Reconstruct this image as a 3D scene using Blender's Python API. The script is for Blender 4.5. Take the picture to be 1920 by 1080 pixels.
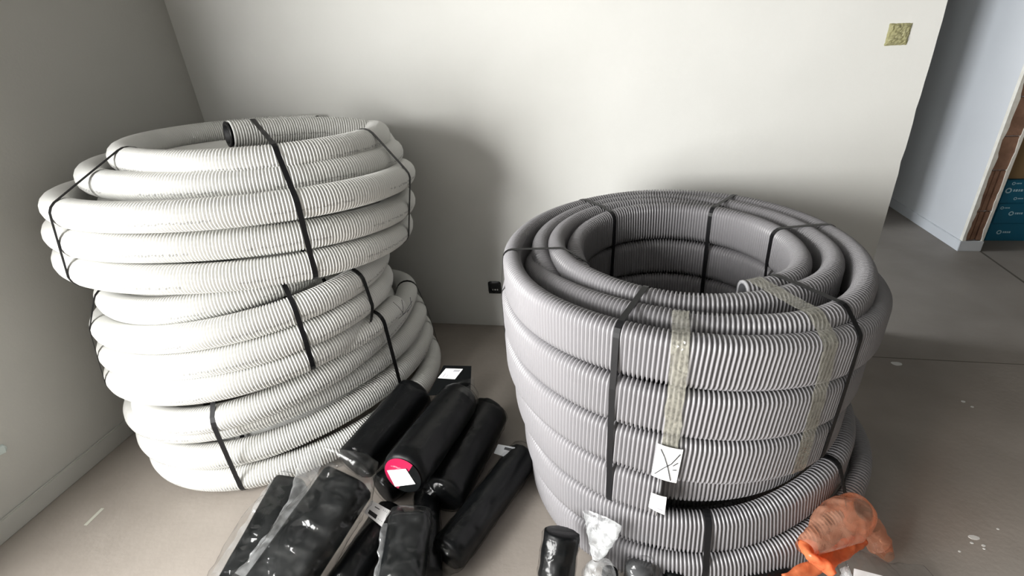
import bpy, bmesh, math, random
import numpy as np
from mathutils import Vector, Matrix, noise

# ------------------------------------------------------------------ clear
for o in list(bpy.data.objects): bpy.data.objects.remove(o, do_unlink=True)
scn = bpy.context.scene
COL = scn.collection
PI = math.pi

# ------------------------------------------------------------------ camera (solved from the room's vanishing points)
FPX = 934.0; CAMH = 1.6
_d1 = np.array([1153-960, 48-540, FPX]); _d2 = np.array([1098-960, 2366-540, FPX])
_Z = -_d2/np.linalg.norm(_d2); _Y = _d1-_Z*(_d1@_Z); _Y /= np.linalg.norm(_Y); _X = np.cross(_Y, _Z)
RC = np.stack([_X, _Y, _Z], 1)                    # world -> camera (x right, y down, z forward)
CP = np.array([0, 0, CAMH])
cam_d = bpy.data.cameras.new('camera'); cam = bpy.data.objects.new('camera', cam_d); COL.objects.link(cam)
cam_d.sensor_fit = 'HORIZONTAL'; cam_d.sensor_width = 36.0; cam_d.lens = FPX/1920*36.0; cam_d.clip_start = .02
m = Matrix.Identity(4)
for i in range(3):
    m[i][0] = RC[0][i]; m[i][1] = -RC[1][i]; m[i][2] = -RC[2][i]; m[i][3] = CP[i]
cam.matrix_world = m
scn.camera = cam

def ray(u, v): return RC.T@np.array([(u-960)/FPX, (v-540)/FPX, 1.])
def onz(u, v, z=0.):                               # where a sight line meets a height
    d = ray(u, v); return Vector(CP+d*(z-CAMH)/d[2])
def ony(u, v, y):
    d = ray(u, v); return Vector(CP+d*y/d[1])
def onx(u, v, x):
    d = ray(u, v); return Vector(CP+d*x/d[0])

# ------------------------------------------------------------------ world, window light, added hall light, exposure
w = bpy.data.worlds.new('sky'); scn.world = w; w.use_nodes = True
w.node_tree.nodes['Background'].inputs[0].default_value = (.88, .94, 1, 1)
w.node_tree.nodes['Background'].inputs[1].default_value = 1.2
WY0, WY1, WZ0, WZ1 = -2.5, .25, .45, 2.35         # the window in the left wall, beside the camera
ld = bpy.data.lights.new('window_daylight', 'AREA'); ld.shape = 'RECTANGLE'; ld.size = WY1-WY0; ld.size_y = WZ1-WZ0
ld.energy = 420; ld.color = (1, .99, .965)
lo = bpy.data.objects.new('window_daylight', ld); COL.objects.link(lo)
lo.location = (-2.34, (WY0+WY1)/2, (WZ0+WZ1)/2); lo.rotation_euler = (PI/2, 0, -PI/2)
l2 = bpy.data.lights.new('hall_fill_light', 'AREA'); l2.shape = 'RECTANGLE'; l2.size = 1.0; l2.size_y = 1.3; l2.energy = 120; l2.color = (.88, .94, 1)  # fill light added behind the back wall to brighten the corridor wall
l2o = bpy.data.objects.new('hall_fill_light', l2); COL.objects.link(l2o); l2o.location = (-2.34, 3.4, 1.45); l2o.rotation_euler = (PI/2, 0, -PI/2)
vs = scn.view_settings
vs.view_transform = 'Standard'; vs.look = 'None'; vs.gamma = 1; vs.use_curve_mapping = False; vs.exposure = .52

# ------------------------------------------------------------------ helpers
def link(o, parent=None):
    COL.objects.link(o)
    if parent is not None: o.parent = parent
    return o
def tag(o, label, cat, group=None):
    o['label'] = label; o['category'] = cat
    if group: o['group'] = group
    return o
def thing(name, label, cat, loc=(0, 0, 0), group=None):
    o = bpy.data.objects.new(name, None); o.location = loc; o.empty_display_size = .05
    link(o); return tag(o, label, cat, group)
def world_child(o, parent):                        # parent that keeps the world coordinates of the mesh
    o.parent = parent; o.matrix_parent_inverse = Matrix.Translation(-Vector(parent.location)); return o
def mesh_np(name, V, F, mat, smooth=True, uv=None):
    me = bpy.data.meshes.new(name)
    V = np.asarray(V, dtype=np.float32); F = np.asarray(F, dtype=np.int32)
    me.vertices.add(len(V)); me.vertices.foreach_set('co', V.ravel())
    k = F.shape[1]
    me.loops.add(F.size); me.loops.foreach_set('vertex_index', F.ravel())
    me.polygons.add(len(F)); me.polygons.foreach_set('loop_start', np.arange(0, F.size, k, dtype=np.int32))
    me.polygons.foreach_set('loop_total', np.full(len(F), k, dtype=np.int32))
    me.polygons.foreach_set('use_smooth', np.full(len(F), smooth))
    if uv is not None:
        l = me.uv_layers.new(name='UVMap'); l.data.foreach_set('uv', np.asarray(uv, dtype=np.float32).ravel())
    me.update(calc_edges=True); me.validate()
    me.materials.append(mat)
    return bpy.data.objects.new(name, me)
def obj(name, bm, mat, parent=None, smooth=False):
    me = bpy.data.meshes.new(name)
    bmesh.ops.recalc_face_normals(bm, faces=bm.faces[:])
    bm.to_mesh(me); bm.free(); me.materials.append(mat)
    for p in me.polygons: p.use_smooth = smooth
    o = bpy.data.objects.new(name, me); link(o)
    if parent is not None: world_child(o, parent)
    return o
def box(bm, x0, x1, y0, y1, z0, z1, bev=0):
    r = bmesh.ops.create_cube(bm, size=1, matrix=Matrix.Translation(((x0+x1)/2, (y0+y1)/2, (z0+z1)/2)) @ Matrix.Diagonal((x1-x0, y1-y0, z1-z0, 1)))
    if bev:
        ed = list({e for v in r['verts'] for e in v.link_edges})
        bmesh.ops.bevel(bm, geom=ed, offset=bev, segments=2, affect='EDGES')
def struct(name, bm, mat, parent=None):
    o = obj(name, bm, mat, parent)
    if parent is None: o['kind'] = 'structure'
    return o

# ------------------------------------------------------------------ materials
def nmat(name):
    m = bpy.data.materials.new(name); m.use_nodes = True
    nt = m.node_tree; return m, nt, nt.nodes['Principled BSDF']
def N(nt, t, **kw):
    n = nt.nodes.new(t)
    for k, v in kw.items(): setattr(n, k, v)
    return n
def plain(name, col, rough=.5, spec=.5, bump=0, bscale=200, metal=0):
    m, nt, b = nmat(name)
    b.inputs['Base Color'].default_value = (*col, 1); b.inputs['Roughness'].default_value = rough
    b.inputs['Specular IOR Level'].default_value = spec; b.inputs['Metallic'].default_value = metal
    if bump:
        tc = N(nt, 'ShaderNodeTexCoord'); nz = N(nt, 'ShaderNodeTexNoise'); nz.inputs['Scale'].default_value = bscale; nz.inputs['Detail'].default_value = 4
        bp = N(nt, 'ShaderNodeBump'); bp.inputs['Strength'].default_value = bump; bp.inputs['Distance'].default_value = .01
        nt.links.new(tc.outputs['Object'], nz.inputs['Vector']); nt.links.new(nz.outputs['Fac'], bp.inputs['Height']); nt.links.new(bp.outputs[0], b.inputs['Normal'])
    return m
def mottled(name, c0, c1, scale, rough=.7, bump=.08, bscale=60, c2=None, speck=None):
    m, nt, b = nmat(name)
    tc = N(nt, 'ShaderNodeTexCoord'); nz = N(nt, 'ShaderNodeTexNoise'); nz.inputs['Scale'].default_value = scale; nz.inputs['Detail'].default_value = 6
    rp = N(nt, 'ShaderNodeValToRGB'); rp.color_ramp.elements[0].position = .35; rp.color_ramp.elements[1].position = .68
    rp.color_ramp.elements[0].color = (*c0, 1); rp.color_ramp.elements[1].color = (*c1, 1)
    nt.links.new(tc.outputs['Object'], nz.inputs['Vector']); nt.links.new(nz.outputs['Fac'], rp.inputs['Fac'])
    out = rp.outputs[0]
    if speck:
        n3 = N(nt, 'ShaderNodeTexNoise'); n3.inputs['Scale'].default_value = speck[0]; n3.inputs['Detail'].default_value = 3
        r3 = N(nt, 'ShaderNodeValToRGB'); r3.color_ramp.elements[0].position = speck[1]; r3.color_ramp.elements[1].position = speck[1]+.04
        mx = N(nt, 'ShaderNodeMix', data_type='RGBA'); mx.inputs['B'].default_value = (*speck[2], 1)
        nt.links.new(tc.outputs['Object'], n3.inputs['Vector']); nt.links.new(n3.outputs['Fac'], r3.inputs['Fac']); nt.links.new(r3.outputs[0], mx.inputs['Factor'])
        nt.links.new(out, mx.inputs['A']); out = mx.outputs['Result']
    nt.links.new(out, b.inputs['Base Color']); b.inputs['Roughness'].default_value = rough
    n2 = N(nt, 'ShaderNodeTexNoise'); n2.inputs['Scale'].default_value = bscale; n2.inputs['Detail'].default_value = 5
    bp = N(nt, 'ShaderNodeBump'); bp.inputs['Strength'].default_value = bump; bp.inputs['Distance'].default_value = .01
    nt.links.new(tc.outputs['Object'], n2.inputs['Vector']); nt.links.new(n2.outputs['Fac'], bp.inputs['Height']); nt.links.new(bp.outputs[0], b.inputs['Normal'])
    return m
def film(name, col, h0, h1, rough=.1, scale=14, tint=(1, 1, 1), bump=.5, trl=.4, base=.05, gc=1.):
    """thin plastic film: clear where it lies flat, glossy, with a little haze in its folds"""
    m = bpy.data.materials.new(name); m.use_nodes = True; nt = m.node_tree; nt.nodes.clear(); Lk = nt.links.new
    out = N(nt, 'ShaderNodeOutputMaterial'); tc = N(nt, 'ShaderNodeTexCoord')
    v = N(nt, 'ShaderNodeTexVoronoi', feature='DISTANCE_TO_EDGE'); v.inputs['Scale'].default_value = scale*1.6
    nz = N(nt, 'ShaderNodeTexNoise'); nz.inputs['Scale'].default_value = scale; nz.inputs['Detail'].default_value = 3; nz.inputs['Distortion'].default_value = 1.
    Lk(tc.outputs['Object'], nz.inputs['Vector']); Lk(tc.outputs['Object'], v.inputs['Vector'])
    bp = N(nt, 'ShaderNodeBump'); bp.inputs['Strength'].default_value = bump; bp.inputs['Distance'].default_value = .008; Lk(v.outputs[0], bp.inputs['Height'])
    tr = N(nt, 'ShaderNodeBsdfTransparent'); tr.inputs[0].default_value = (*tint, 1)
    gl = N(nt, 'ShaderNodeBsdfGlossy'); gl.inputs['Roughness'].default_value = rough; gl.inputs['Color'].default_value = (gc, gc, gc, 1); Lk(bp.outputs[0], gl.inputs['Normal'])
    lw = N(nt, 'ShaderNodeLayerWeight'); Lk(bp.outputs[0], lw.inputs['Normal'])
    pw = N(nt, 'ShaderNodeMath', operation='POWER'); pw.inputs[1].default_value = 4.; Lk(lw.outputs['Facing'], pw.inputs[0])
    ma = N(nt, 'ShaderNodeMath', operation='MULTIPLY_ADD', use_clamp=True); ma.inputs[1].default_value = .5; ma.inputs[2].default_value = base; Lk(pw.outputs[0], ma.inputs[0])
    m1 = N(nt, 'ShaderNodeMixShader'); Lk(ma.outputs[0], m1.inputs[0]); Lk(tr.outputs[0], m1.inputs[1]); Lk(gl.outputs[0], m1.inputs[2])
    df = N(nt, 'ShaderNodeBsdfDiffuse'); df.inputs[0].default_value = (*col, 1); ts = N(nt, 'ShaderNodeBsdfTranslucent'); ts.inputs[0].default_value = (*col, 1)
    m0 = N(nt, 'ShaderNodeMixShader'); m0.inputs[0].default_value = trl; Lk(df.outputs[0], m0.inputs[1]); Lk(ts.outputs[0], m0.inputs[2])
    mr = N(nt, 'ShaderNodeMapRange'); mr.inputs['From Min'].default_value = .4; mr.inputs['From Max'].default_value = .7; mr.inputs['To Min'].default_value = h0; mr.inputs['To Max'].default_value = h1; Lk(nz.outputs['Fac'], mr.inputs['Value'])
    m2 = N(nt, 'ShaderNodeMixShader'); Lk(mr.outputs[0], m2.inputs[0]); Lk(m1.outputs[0], m2.inputs[1]); Lk(m0.outputs[0], m2.inputs[2])
    Lk(m2.outputs[0], out.inputs['Surface']); return m

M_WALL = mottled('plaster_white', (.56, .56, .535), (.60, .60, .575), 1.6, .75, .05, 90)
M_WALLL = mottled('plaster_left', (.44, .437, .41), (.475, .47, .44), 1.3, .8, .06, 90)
M_CORR = mottled('plaster_corridor', (.60, .605, .62), (.64, .645, .66), 1.5, .75, .04, 90)
M_CEIL = plain('raw_concrete_ceiling', (.20, .197, .19), .85)
M_RAW = plain('raw_render', (.22, .215, .20), .85)
M_FLOOR = mottled('screed_floor', (.235, .208, .182), (.285, .254, .224), 3.0, .62, .10, 45, speck=(16, .76, (.38, .36, .33)))
M_BASE = plain('baseboard_paint', (.44, .437, .41), .55)
M_BASEW = plain('baseboard_white', (.62, .63, .65), .5)
M_BRICK = mottled('raw_brick', (.20, .105, .065), (.30, .165, .105), 14, .9, .35, 70)
M_CHIP = mottled('broken_plaster', (.70, .66, .58), (.80, .77, .70), 25, .9, .3, 60)
M_STRAP = plain('black_strap', (.006, .006, .007), .42, .25)
M_BLACK = plain('black_plastic', (.0035, .0042, .0045), .33, .12, .04, 40)
M_BLACKR = plain('black_foam', (.0035, .004, .0045), .40, .14, .02, 30)
M_DARK = plain('dark_inner', (.006, .006, .007), .6)
M_PAPER = plain('white_paper', (.88, .88, .88), .6)
M_INK = plain('black_ink', (.02, .02, .022), .6)
M_GREYINK = plain('faded_ink', (.35, .35, .37), .6)
M_PINK = plain('pink_paper', (.30, .006, .045), .35)
M_PRINTBLUE = plain('blue_carton', (.0, .135, .24), .5)
M_BLUEL = plain('pale_blue_print', (.45, .68, .78), .5)
M_CARD = plain('brown_carton', (.27, .17, .075), .7)
M_TAPE = film('clear_tape', (.60, .59, .52), .10, .32, .16, 60, (.98, .975, .94), .5, .4, .08, .7)
M_FILM = film('clear_film', (.60, .62, .62), .0, .035, .12, 13, base=.08, gc=.4)
M_FILMT = film('tight_film', (.3, .31, .32), .0, .004, .16, 22, bump=.35, base=.07, gc=.28)
M_FILMW = film('milky_film', (.80, .82, .83), .14, .60, .12, 22)
M_FILMF = film('flap_film', (.74, .76, .77), .08, .34, .12, 18)
M_ORANGE = film('orange_film', (.78, .26, .11), .50, .85, .2, 20, (1, .5, .28))
M_ORANGEP = film('pale_orange_film', (.70, .38, .26), .22, .52, .14, 18, (1, .70, .54))
M_YFILM = film('yellow_masking_film', (.42, .40, .22), .80, 1.0, .25, 30)
M_SOCK = plain('black_socket_box', (.012, .013, .014), .25)
M_COPPER = plain('bright_wire_end', (.85, .85, .82), .3)

def pipe_mat(name, col, rough, ink=None):
    m, nt, b = nmat(name)
    b.inputs['Roughness'].default_value = rough; b.inputs['Specular IOR Level'].default_value = .4
    tc = N(nt, 'ShaderNodeTexCoord')
    nz = N(nt, 'ShaderNodeTexNoise'); nz.inputs['Scale'].default_value = 5; nz.inputs['Detail'].default_value = 4
    rp = N(nt, 'ShaderNodeValToRGB'); rp.color_ramp.elements[0].position = .3; rp.color_ramp.elements[1].position = .7
    rp.color_ramp.elements[0].color = (*[c*.95 for c in col], 1); rp.color_ramp.elements[1].color = (*col, 1)
    nt.links.new(tc.outputs['Object'], nz.inputs['Vector']); nt.links.new(nz.outputs['Fac'], rp.inputs['Fac'])
    if ink is None:
        nt.links.new(rp.outputs[0], b.inputs['Base Color']); return m
    uvn = N(nt, 'ShaderNodeUVMap'); uvn.uv_map = 'UVMap'
    sp = N(nt, 'ShaderNodeSeparateXYZ'); nt.links.new(uvn.outputs[0], sp.inputs[0])
    def mt(op, a, bb=None, c=None):
        n = N(nt, 'ShaderNodeMath', operation=op)
        for i, x in enumerate((a, bb, c)):
            if x is None: continue
            if isinstance(x, (int, float)): n.inputs[i].default_value = x
            else: nt.links.new(x, n.inputs[i])
        return n.outputs[0]
    U, V = sp.outputs[0], sp.outputs[1]
    inband = mt('COMPARE', V, ink, .014)                                   # the printed line runs along the pipe
    gate = mt('LESS_THAN', mt('FRACT', mt('DIVIDE', U, .43)), .62)          # words and gaps
    cb = N(nt, 'ShaderNodeCombineXYZ'); nt.links.new(mt('MULTIPLY', U, 95), cb.inputs[0]); nt.links.new(mt('MULTIPLY', V, 60), cb.inputs[1])
    n2 = N(nt, 'ShaderNodeTexNoise'); n2.noise_dimensions = '2D'; n2.inputs['Scale'].default_value = 1; n2.inputs['Detail'].default_value = 1
    nt.links.new(cb.outputs[0], n2.inputs['Vector'])
    st = mt('GREATER_THAN', n2.outputs['Fac'], .50)
    f = mt('MULTIPLY', mt('MULTIPLY', inband, gate), mt('MULTIPLY', st, .42))
    mx = N(nt, 'ShaderNodeMix', data_type='RGBA'); mx.inputs['B'].default_value = (.09, .09, .10, 1)
    nt.links.new(f, mx.inputs['Factor']); nt.links.new(rp.outputs[0], mx.inputs['A']); nt.links.new(mx.outputs['Result'], b.inputs['Base Color'])
    return m
M_WPIPE = pipe_mat('white_corrugated_pipe', (.74, .74, .715), .42, .965)
M_GPIPE = pipe_mat('grey_corrugated_duct', (.225, .22, .23), .40)
M_GPIPEIN = plain('grey_duct_bore', (.30, .30, .31), .4)
M_GBORE = plain('grey_duct_inside_shade', (.07, .07, .075), .5)  # bore painted darker so the cut end reads as a shaded hole
M_BLACKIN = plain('black_pipe_lining', (.008, .008, .009), .35)

# ------------------------------------------------------------------ room shell
XL, YB, XE, ZC = -2.256, 2.56, 1.298, 2.6
XR, YR, YF = 5.4, -4.2, 6.6
bm = bmesh.new(); box(bm, -2.6, XR+.1, YR-.1, YF+.1, -.12, 0); floor = struct('floor', bm, M_FLOOR)
bm = bmesh.new(); box(bm, -2.6, XR+.1, YR-.1, YF+.1, ZC, ZC+.12); struct('ceiling', bm, M_CEIL)
bm = bmesh.new()                                                            # left wall with the window opening
box(bm, XL-.2, XL, YR, WY0, 0, ZC); box(bm, XL-.2, XL, WY1, YB+.12, 0, ZC); box(bm, XL-.2, XL, WY0, WY1, 0, WZ0); box(bm, XL-.2, XL, WY0, WY1, WZ1, ZC)
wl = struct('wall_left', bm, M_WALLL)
bm = bmesh.new(); box(bm, XL-.2, XL, YB+.12, 2.9, 0, ZC); box(bm, XL-.2, XL, 3.9, YF, 0, ZC); box(bm, XL-.2, XL, 2.9, 3.9, 0, .8); box(bm, XL-.2, XL, 2.9, 3.9, 2.1, ZC); struct('wall_hall_left', bm, M_WALL)  # opening left for the added hall light
bm = bmesh.new(); box(bm, XL, 1.45, 4.15, 4.25, 0, ZC); struct('wall_hall_blocker', bm, M_WALL)  # unseen wall added to cut off the hall fill light further back
random.seed(4)
def edge_wall(bm, n=46):                                                    # back wall: its free end has a slightly chipped edge
    zs = [ZC*i/n for i in range(n+1)]; pts = []
    for z in zs:
        d = .0025*noise.noise((0, 0, z*9)) - .004*max(0, noise.noise((3, 1, z*14))-.25)*3
        pts.append((XE+d, z))
    fr = [bm.verts.new((XL, YB, 0))]+[bm.verts.new((x, YB, z)) for x, z in pts]+[bm.verts.new((XL, YB, ZC))]
    bk = [bm.verts.new((v.co.x, YB+.12, v.co.z)) for v in fr]
    bm.faces.new(fr); bm.faces.new(bk[::-1])
    for i in range(len(fr)): j = (i+1) % len(fr); bm.faces.new((fr[i], bk[i], bk[j], fr[j]))
bm = bmesh.new(); edge_wall(bm); wb = struct('wall_back', bm, M_WALL)
bm = bmesh.new(); box(bm, XL-.2, XR, YR-.12, YR, 0, ZC); struct('wall_rear', bm, M_RAW)
bm = bmesh.new(); box(bm, XR, XR+.12, YR, YF, 0, ZC); struct('wall_right', bm, M_RAW)
bm = bmesh.new(); box(bm, XL, XR, YF, YF+.12, 0, ZC); struct('wall_far', bm, M_RAW)
CX0, CX1, CY0 = 2.452, 2.580, 3.80
bm = bmesh.new(); box(bm, CX0, CX1, CY0+.03, YF, 0, ZC); wc = struct('wall_corridor', bm, M_CORR)
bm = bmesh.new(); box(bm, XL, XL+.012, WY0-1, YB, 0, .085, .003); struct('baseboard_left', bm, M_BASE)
bm = bmesh.new(); box(bm, CX0-.012, CX1+.006, CY0-.004, YF, .0, .075, .003); struct('baseboard_corridor', bm, M_BASEW)
# raw bricks at the open end of the corridor wall, between two broken plaster edges
random.seed(7)
z = .077; k = 0
hts = [.215, .285, .22, .24, .25, .22, .24, .25, .24, .26]
def soft_brick(name, x0, x1, z0, z1, d):
    bm = bmesh.new(); box(bm, x0, x1, CY0+.004+d, CY0+.03, z0, z1, .004); return struct(name, bm, M_BRICK, wc)
for h in hts:
    z1 = min(z+h, ZC)
    if z < .5:
        a = [CX0+.012, CX0+.046, CX0+.082, CX1-.012]
        for i in range(3): soft_brick('brick', a[i]+.002, a[i+1]-.002, z+.003, z1-.003, (.0, .009, .003)[i])
    else: soft_brick('brick', CX0+.012, CX1-.012, z+.003, z1-.003, random.uniform(0, .008))
    z = z1
def plaster_strip(x_out, x_in, seed):
    bm = bmesh.new(); n = 90; fr = []
    outp = []; inp = []
    for i in range(n+1):
        zz = .076+(ZC-.076)*i/n
        j = .011*noise.noise((seed, 2.2, zz*7))+.006*noise.noise((seed, 5, zz*25))
        outp.append((x_out, zz)); inp.append((x_in+j, zz))
    fr = [bm.verts.new((x, CY0, zz)) for x, zz in outp+inp[::-1]]
    bk = [bm.verts.new((v.co.x, CY0+.03, v.co.z)) for v in fr]
    for i in range(n):
        a, b_, c, d = fr[i], fr[i+1], fr[2*n+1-i-1], fr[2*n+1-i]
        bm.faces.new((a, b_, c, d))
    for i in range(len(fr)): j = (i+1) % len(fr); bm.faces.new((fr[i], bk[i], bk[j], fr[j]))
    struct('plaster_edge', bm, M_CHIP, wc)
plaster_strip(CX0-.0005, CX0+.022, 1.3); plaster_strip(CX1+.0005, CX1-.016, 7.7)
# window (out of the picture, beside the camera): frame and mullion
bm = bmesh.new()
for (a, b_, c, d) in ((WY0, WY1, WZ0, WZ0+.06), (WY0, WY1, WZ1-.06, WZ1), (WY0, WY0+.06, WZ0, WZ1), (WY1-.06, WY1, WZ0, WZ1), ((WY0+WY1)/2-.04, (WY0+WY1)/2+.04, WZ0, WZ1)):
    box(bm, XL-.06, XL-.01, a, b_, c, d)
struct('window_1', bm, M_BASEW)
bm = bmesh.new()
for (a, b_, c, d) in ((2.9, 3.9, .8, .86), (2.9, 3.9, 2.04, 2.1), (2.9, 2.95, .8, 2.1), (3.85, 3.9, .8, 2.1)): box(bm, XL-.06, XL-.01, a, b_, c, d)
struct('window_hall_added', bm, M_BASEW)  # unseen frame added round the hall fill light
# thin joints scored in the screed
def joint(p, q, wd=.006):
    bm = bmesh.new(); p = Vector(p); q = Vector(q); d = (q-p).normalized(); n = Vector((-d.y, d.x, 0))*wd/2
    vs_ = [bm.verts.new(v+Vector((0, 0, .0006))) for v in (p-n, p+n, q+n, q-n)]
    lo_ = [bm.verts.new(v.co-Vector((0, 0, .003))) for v in vs_]
    bm.faces.new(vs_)
    for i in range(4): bm.faces.new((vs_[i], lo_[i], lo_[(i+1) % 4], vs_[(i+1) % 4]))
    return bm
M_JOINT = plain('floor_joint', (.09, .078, .065), .9)
struct('trim_1', joint((1.0, 2.40, 0), (XR, 2.34, 0), .005), M_JOINT)
struct('trim_2', joint((2.585, 3.80, 0), (2.52, 2.9, 0), .014), M_JOINT)

# small things on the walls
def put(bm, M): bmesh.ops.transform(bm, matrix=M, verts=bm.verts[:]); return bm
# taped-over box high on the back wall
P = ony(1685, 65, YB)
t = thing('masked_wall_box', 'small square of crumpled yellowish masking film taped on the white back wall', 'wall cover', (P.x, YB, P.z))
bm = bmesh.new(); n = 14; random.seed(3)
corn = [ony(1657, 86, YB), ony(1699, 84, YB), ony(1711, 43, YB), ony(1668, 44, YB)]
G = [[None]*(n+1) for _ in range(n+1)]
for i in range(n+1):
    for j in range(n+1):
        a, b_ = i/n, j/n
        p = (corn[0]*(1-a)+corn[1]*a)*(1-b_)+(corn[3]*(1-a)+corn[2]*a)*b_
        e = min(a, 1-a, b_, 1-b_)
        p = p+Vector((0, -.002-min(e*8, 1)*(.006+.014*abs(noise.noise((a*4, b_*5, 1)))+.008*noise.noise((a*9, b_*9, 4))), 0))
        if e < .01: p += Vector((.003*noise.noise((a*9, b_*9, 2)), 0, .003*noise.noise((a*9, b_*9, 8))))
        G[i][j] = bm.verts.new(p)
for i in range(n):
    for j in range(n): bm.faces.new((G[i][j], G[i+1][j], G[i+1][j+1], G[i][j+1]))
obj('masking_film', bm, M_YFILM, t)
# open socket box low on the back wall
P = ony(917, 549, YB); Q_ = ony(938, 527, YB); sx0 = P.x; sz0 = P.z; S_ = .078
t = thing('socket_box', 'black open socket box low on the back wall beside the grey duct coil', 'socket', (sx0+S_/2, YB, sz0+S_/2))
bm = bmesh.new(); cx_, cz_ = sx0+S_/2, sz0+S_/2
ro = [(cx_+S_/2*max(-1, min(1, 1.25*math.cos(a))), cz_+S_/2*max(-1, min(1, 1.25*math.sin(a)))) for a in np.linspace(0, 2*PI, 33)[:-1]]
ri = [(cx_+.03*math.cos(a), cz_+.03*math.sin(a)) for a in np.linspace(0, 2*PI, 33)[:-1]]
A_ = [bm.verts.new((x, YB-.006, zz)) for x, zz in ro]; B_ = [bm.verts.new((x, YB-.009, zz)) for x, zz in ri]; C_ = [bm.verts.new((x, YB+.0, zz)) for x, zz in ro]; D_ = [bm.verts.new((x, YB-.0025, zz)) for x, zz in ri]
for i in range(32):
    j = (i+1) % 32
    bm.faces.new((A_[i], A_[j], B_[j], B_[i])); bm.faces.new((A_[i], C_[i], C_[j], A_[j])); bm.faces.new((B_[i], B_[j], D_[j], D_[i]))
bm.faces.new(D_); obj('box_rim', bm, M_SOCK, t)
for i in range(3):
    bm = bmesh.new(); bmesh.ops.create_uvsphere(bm, u_segments=10, v_segments=6, radius=.0042, matrix=Matrix.Translation((cx_-.012+i*.014, YB-.006, cz_-.014)))
    obj('wire_end', bm, M_COPPER, t, True)
for sx in (-1, 1):
    for sz in (-1, 1):
        bm = bmesh.new(); bmesh.ops.create_cone(bm, segments=10, radius1=.005, radius2=.004, depth=.006, cap_ends=True, matrix=Matrix.Translation((cx_+sx*.033, YB-.008, cz_+sz*.033)) @ Matrix.Rotation(PI/2, 4, 'X'))
        obj('screw_lug', bm, M_SOCK, t)
# torn scrap on the left wall
P = onx(2, 843, XL)
bm = bmesh.new(); pts = [(0, -.028, -.012), (0, .004, -.02), (0, .018, -.004), (0, .012, .016), (0, -.01, .02), (0, -.03, .012)]
a = [bm.verts.new(P+Vector((.001, y, zz))) for _, y, zz in pts]; b_ = [bm.verts.new(P+Vector((.006+.004*(i % 2), y*.8, zz*.8))) for i, (_, y, zz) in enumerate(pts)]
bm.faces.new(b_)
for i in range(6): bm.faces.new((a[i], b_[i], b_[(i+1) % 6], a[(i+1) % 6]))
tag(obj('plaster_scrap', bm, plain('pale_teal_scrap', (.55, .62, .6), .6)), 'tiny pale scrap stuck to the grey left wall', 'scrap')

# ------------------------------------------------------------------ pipes
def frames(Q):
    T = np.gradient(Q, axis=0); T /= np.linalg.norm(T, axis=1)[:, None]
    n1 = np.cross(T, [0, 0, 1.]); n1 /= np.linalg.norm(n1, axis=1)[:, None]
    return T, n1, np.cross(n1, T)
def resample(Q, s):
    L = np.concatenate([[0], np.cumsum(np.linalg.norm(np.diff(Q, axis=0), axis=1))])
    return np.stack([np.interp(s, L, Q[:, i]) for i in range(3)], 1)
def length(Q): return np.linalg.norm(np.diff(Q, axis=0), axis=1).sum()
PROF_R = lambda r, n: [(r*math.cos(a), r*math.sin(a), math.cos(a), math.sin(a)) for a in np.linspace(0, 2*PI, n+1)[:-1]]
def PROF_S(wd, h, n=8):                              # flat-oval section standing on edge
    o = []
    for k in range(n+1): a = PI*k/n; o.append((wd*math.cos(a), h+wd*math.sin(a), math.cos(a), math.sin(a)))
    for k in range(n+1): a = PI+PI*k/n; o.append((wd*math.cos(a), -h+wd*math.sin(a), math.cos(a), math.sin(a)))
    return o
def pipe(name, Q, prof, mat, pitch, depth, u0=0., ribs=True, pat=(0, .20, .56, .76)):
    L = length(Q)
    if ribs:
        nr = max(2, round(L/pitch)); pt = L/nr
        s = (np.arange(nr)[:, None]*pt+np.array(pat)*pt).ravel(); dl = np.tile([-depth, 0, 0, -depth], nr)
        s = np.append(s, L); dl = np.append(dl, -depth)
    else:
        s = np.linspace(0, L, max(24, int(L/.05))); dl = np.zeros(len(s))
    C_ = resample(Q, s); _, n1, n2 = frames(resample(Q, np.linspace(0, L, max(24, int(L/.02)))))
    sb = np.linspace(0, L, len(n1))
    n1 = np.stack([np.interp(s, sb, n1[:, i]) for i in range(3)], 1); n2 = np.stack([np.interp(s, sb, n2[:, i]) for i in range(3)], 1)
    P_ = np.array(prof); k = len(P_)
    off = P_[None, :, :2]+dl[:, None, None]*P_[None, :, 2:]
    V = C_[:, None, :]+off[:, :, :1]*n1[:, None, :]+off[:, :, 1:]*n2[:, None, :]
    m_ = len(s)
    i, j = np.meshgrid(np.arange(m_-1), np.arange(k), indexing='ij'); i = i.ravel(); j = j.ravel(); j2 = (j+1) % k
    F = np.stack([i*k+j, (i+1)*k+j, (i+1)*k+j2, i*k+j2], 1)
    U = np.stack([s[i], s[i+1], s[i+1], s[i]], 1)+u0; W = np.stack([j, j, j+1, j+1], 1)/k
    return mesh_np(name, V.reshape(-1, 3), F, mat, True, np.stack([U, W], 2))
def pipe_end(name, p, d, n1, n2, prof, wall, mat_rim, mat_in, depth=.10):
    """rim and bore of a cut pipe end; d points out of the end"""
    P_ = np.array(prof); k = len(P_)
    o = P_[:, :2]; inn = o-P_[:, 2:]*wall
    V = []
    for off, e in ((o, -.004), (o, .0015), (inn, .0015), (inn, -depth)):
        V.append(p+off[:, :1]*n1+off[:, 1:]*n2+d*e)
    V = np.concatenate(V); F = []
    for rr in range(3):
        for j in range(k): F.append([rr*k+j, rr*k+(j+1) % k, (rr+1)*k+(j+1) % k, (rr+1)*k+j])
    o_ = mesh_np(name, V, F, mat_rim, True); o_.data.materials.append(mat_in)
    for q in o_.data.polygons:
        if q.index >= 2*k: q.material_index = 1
    cap = V[3*k:]; return o_
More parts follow.
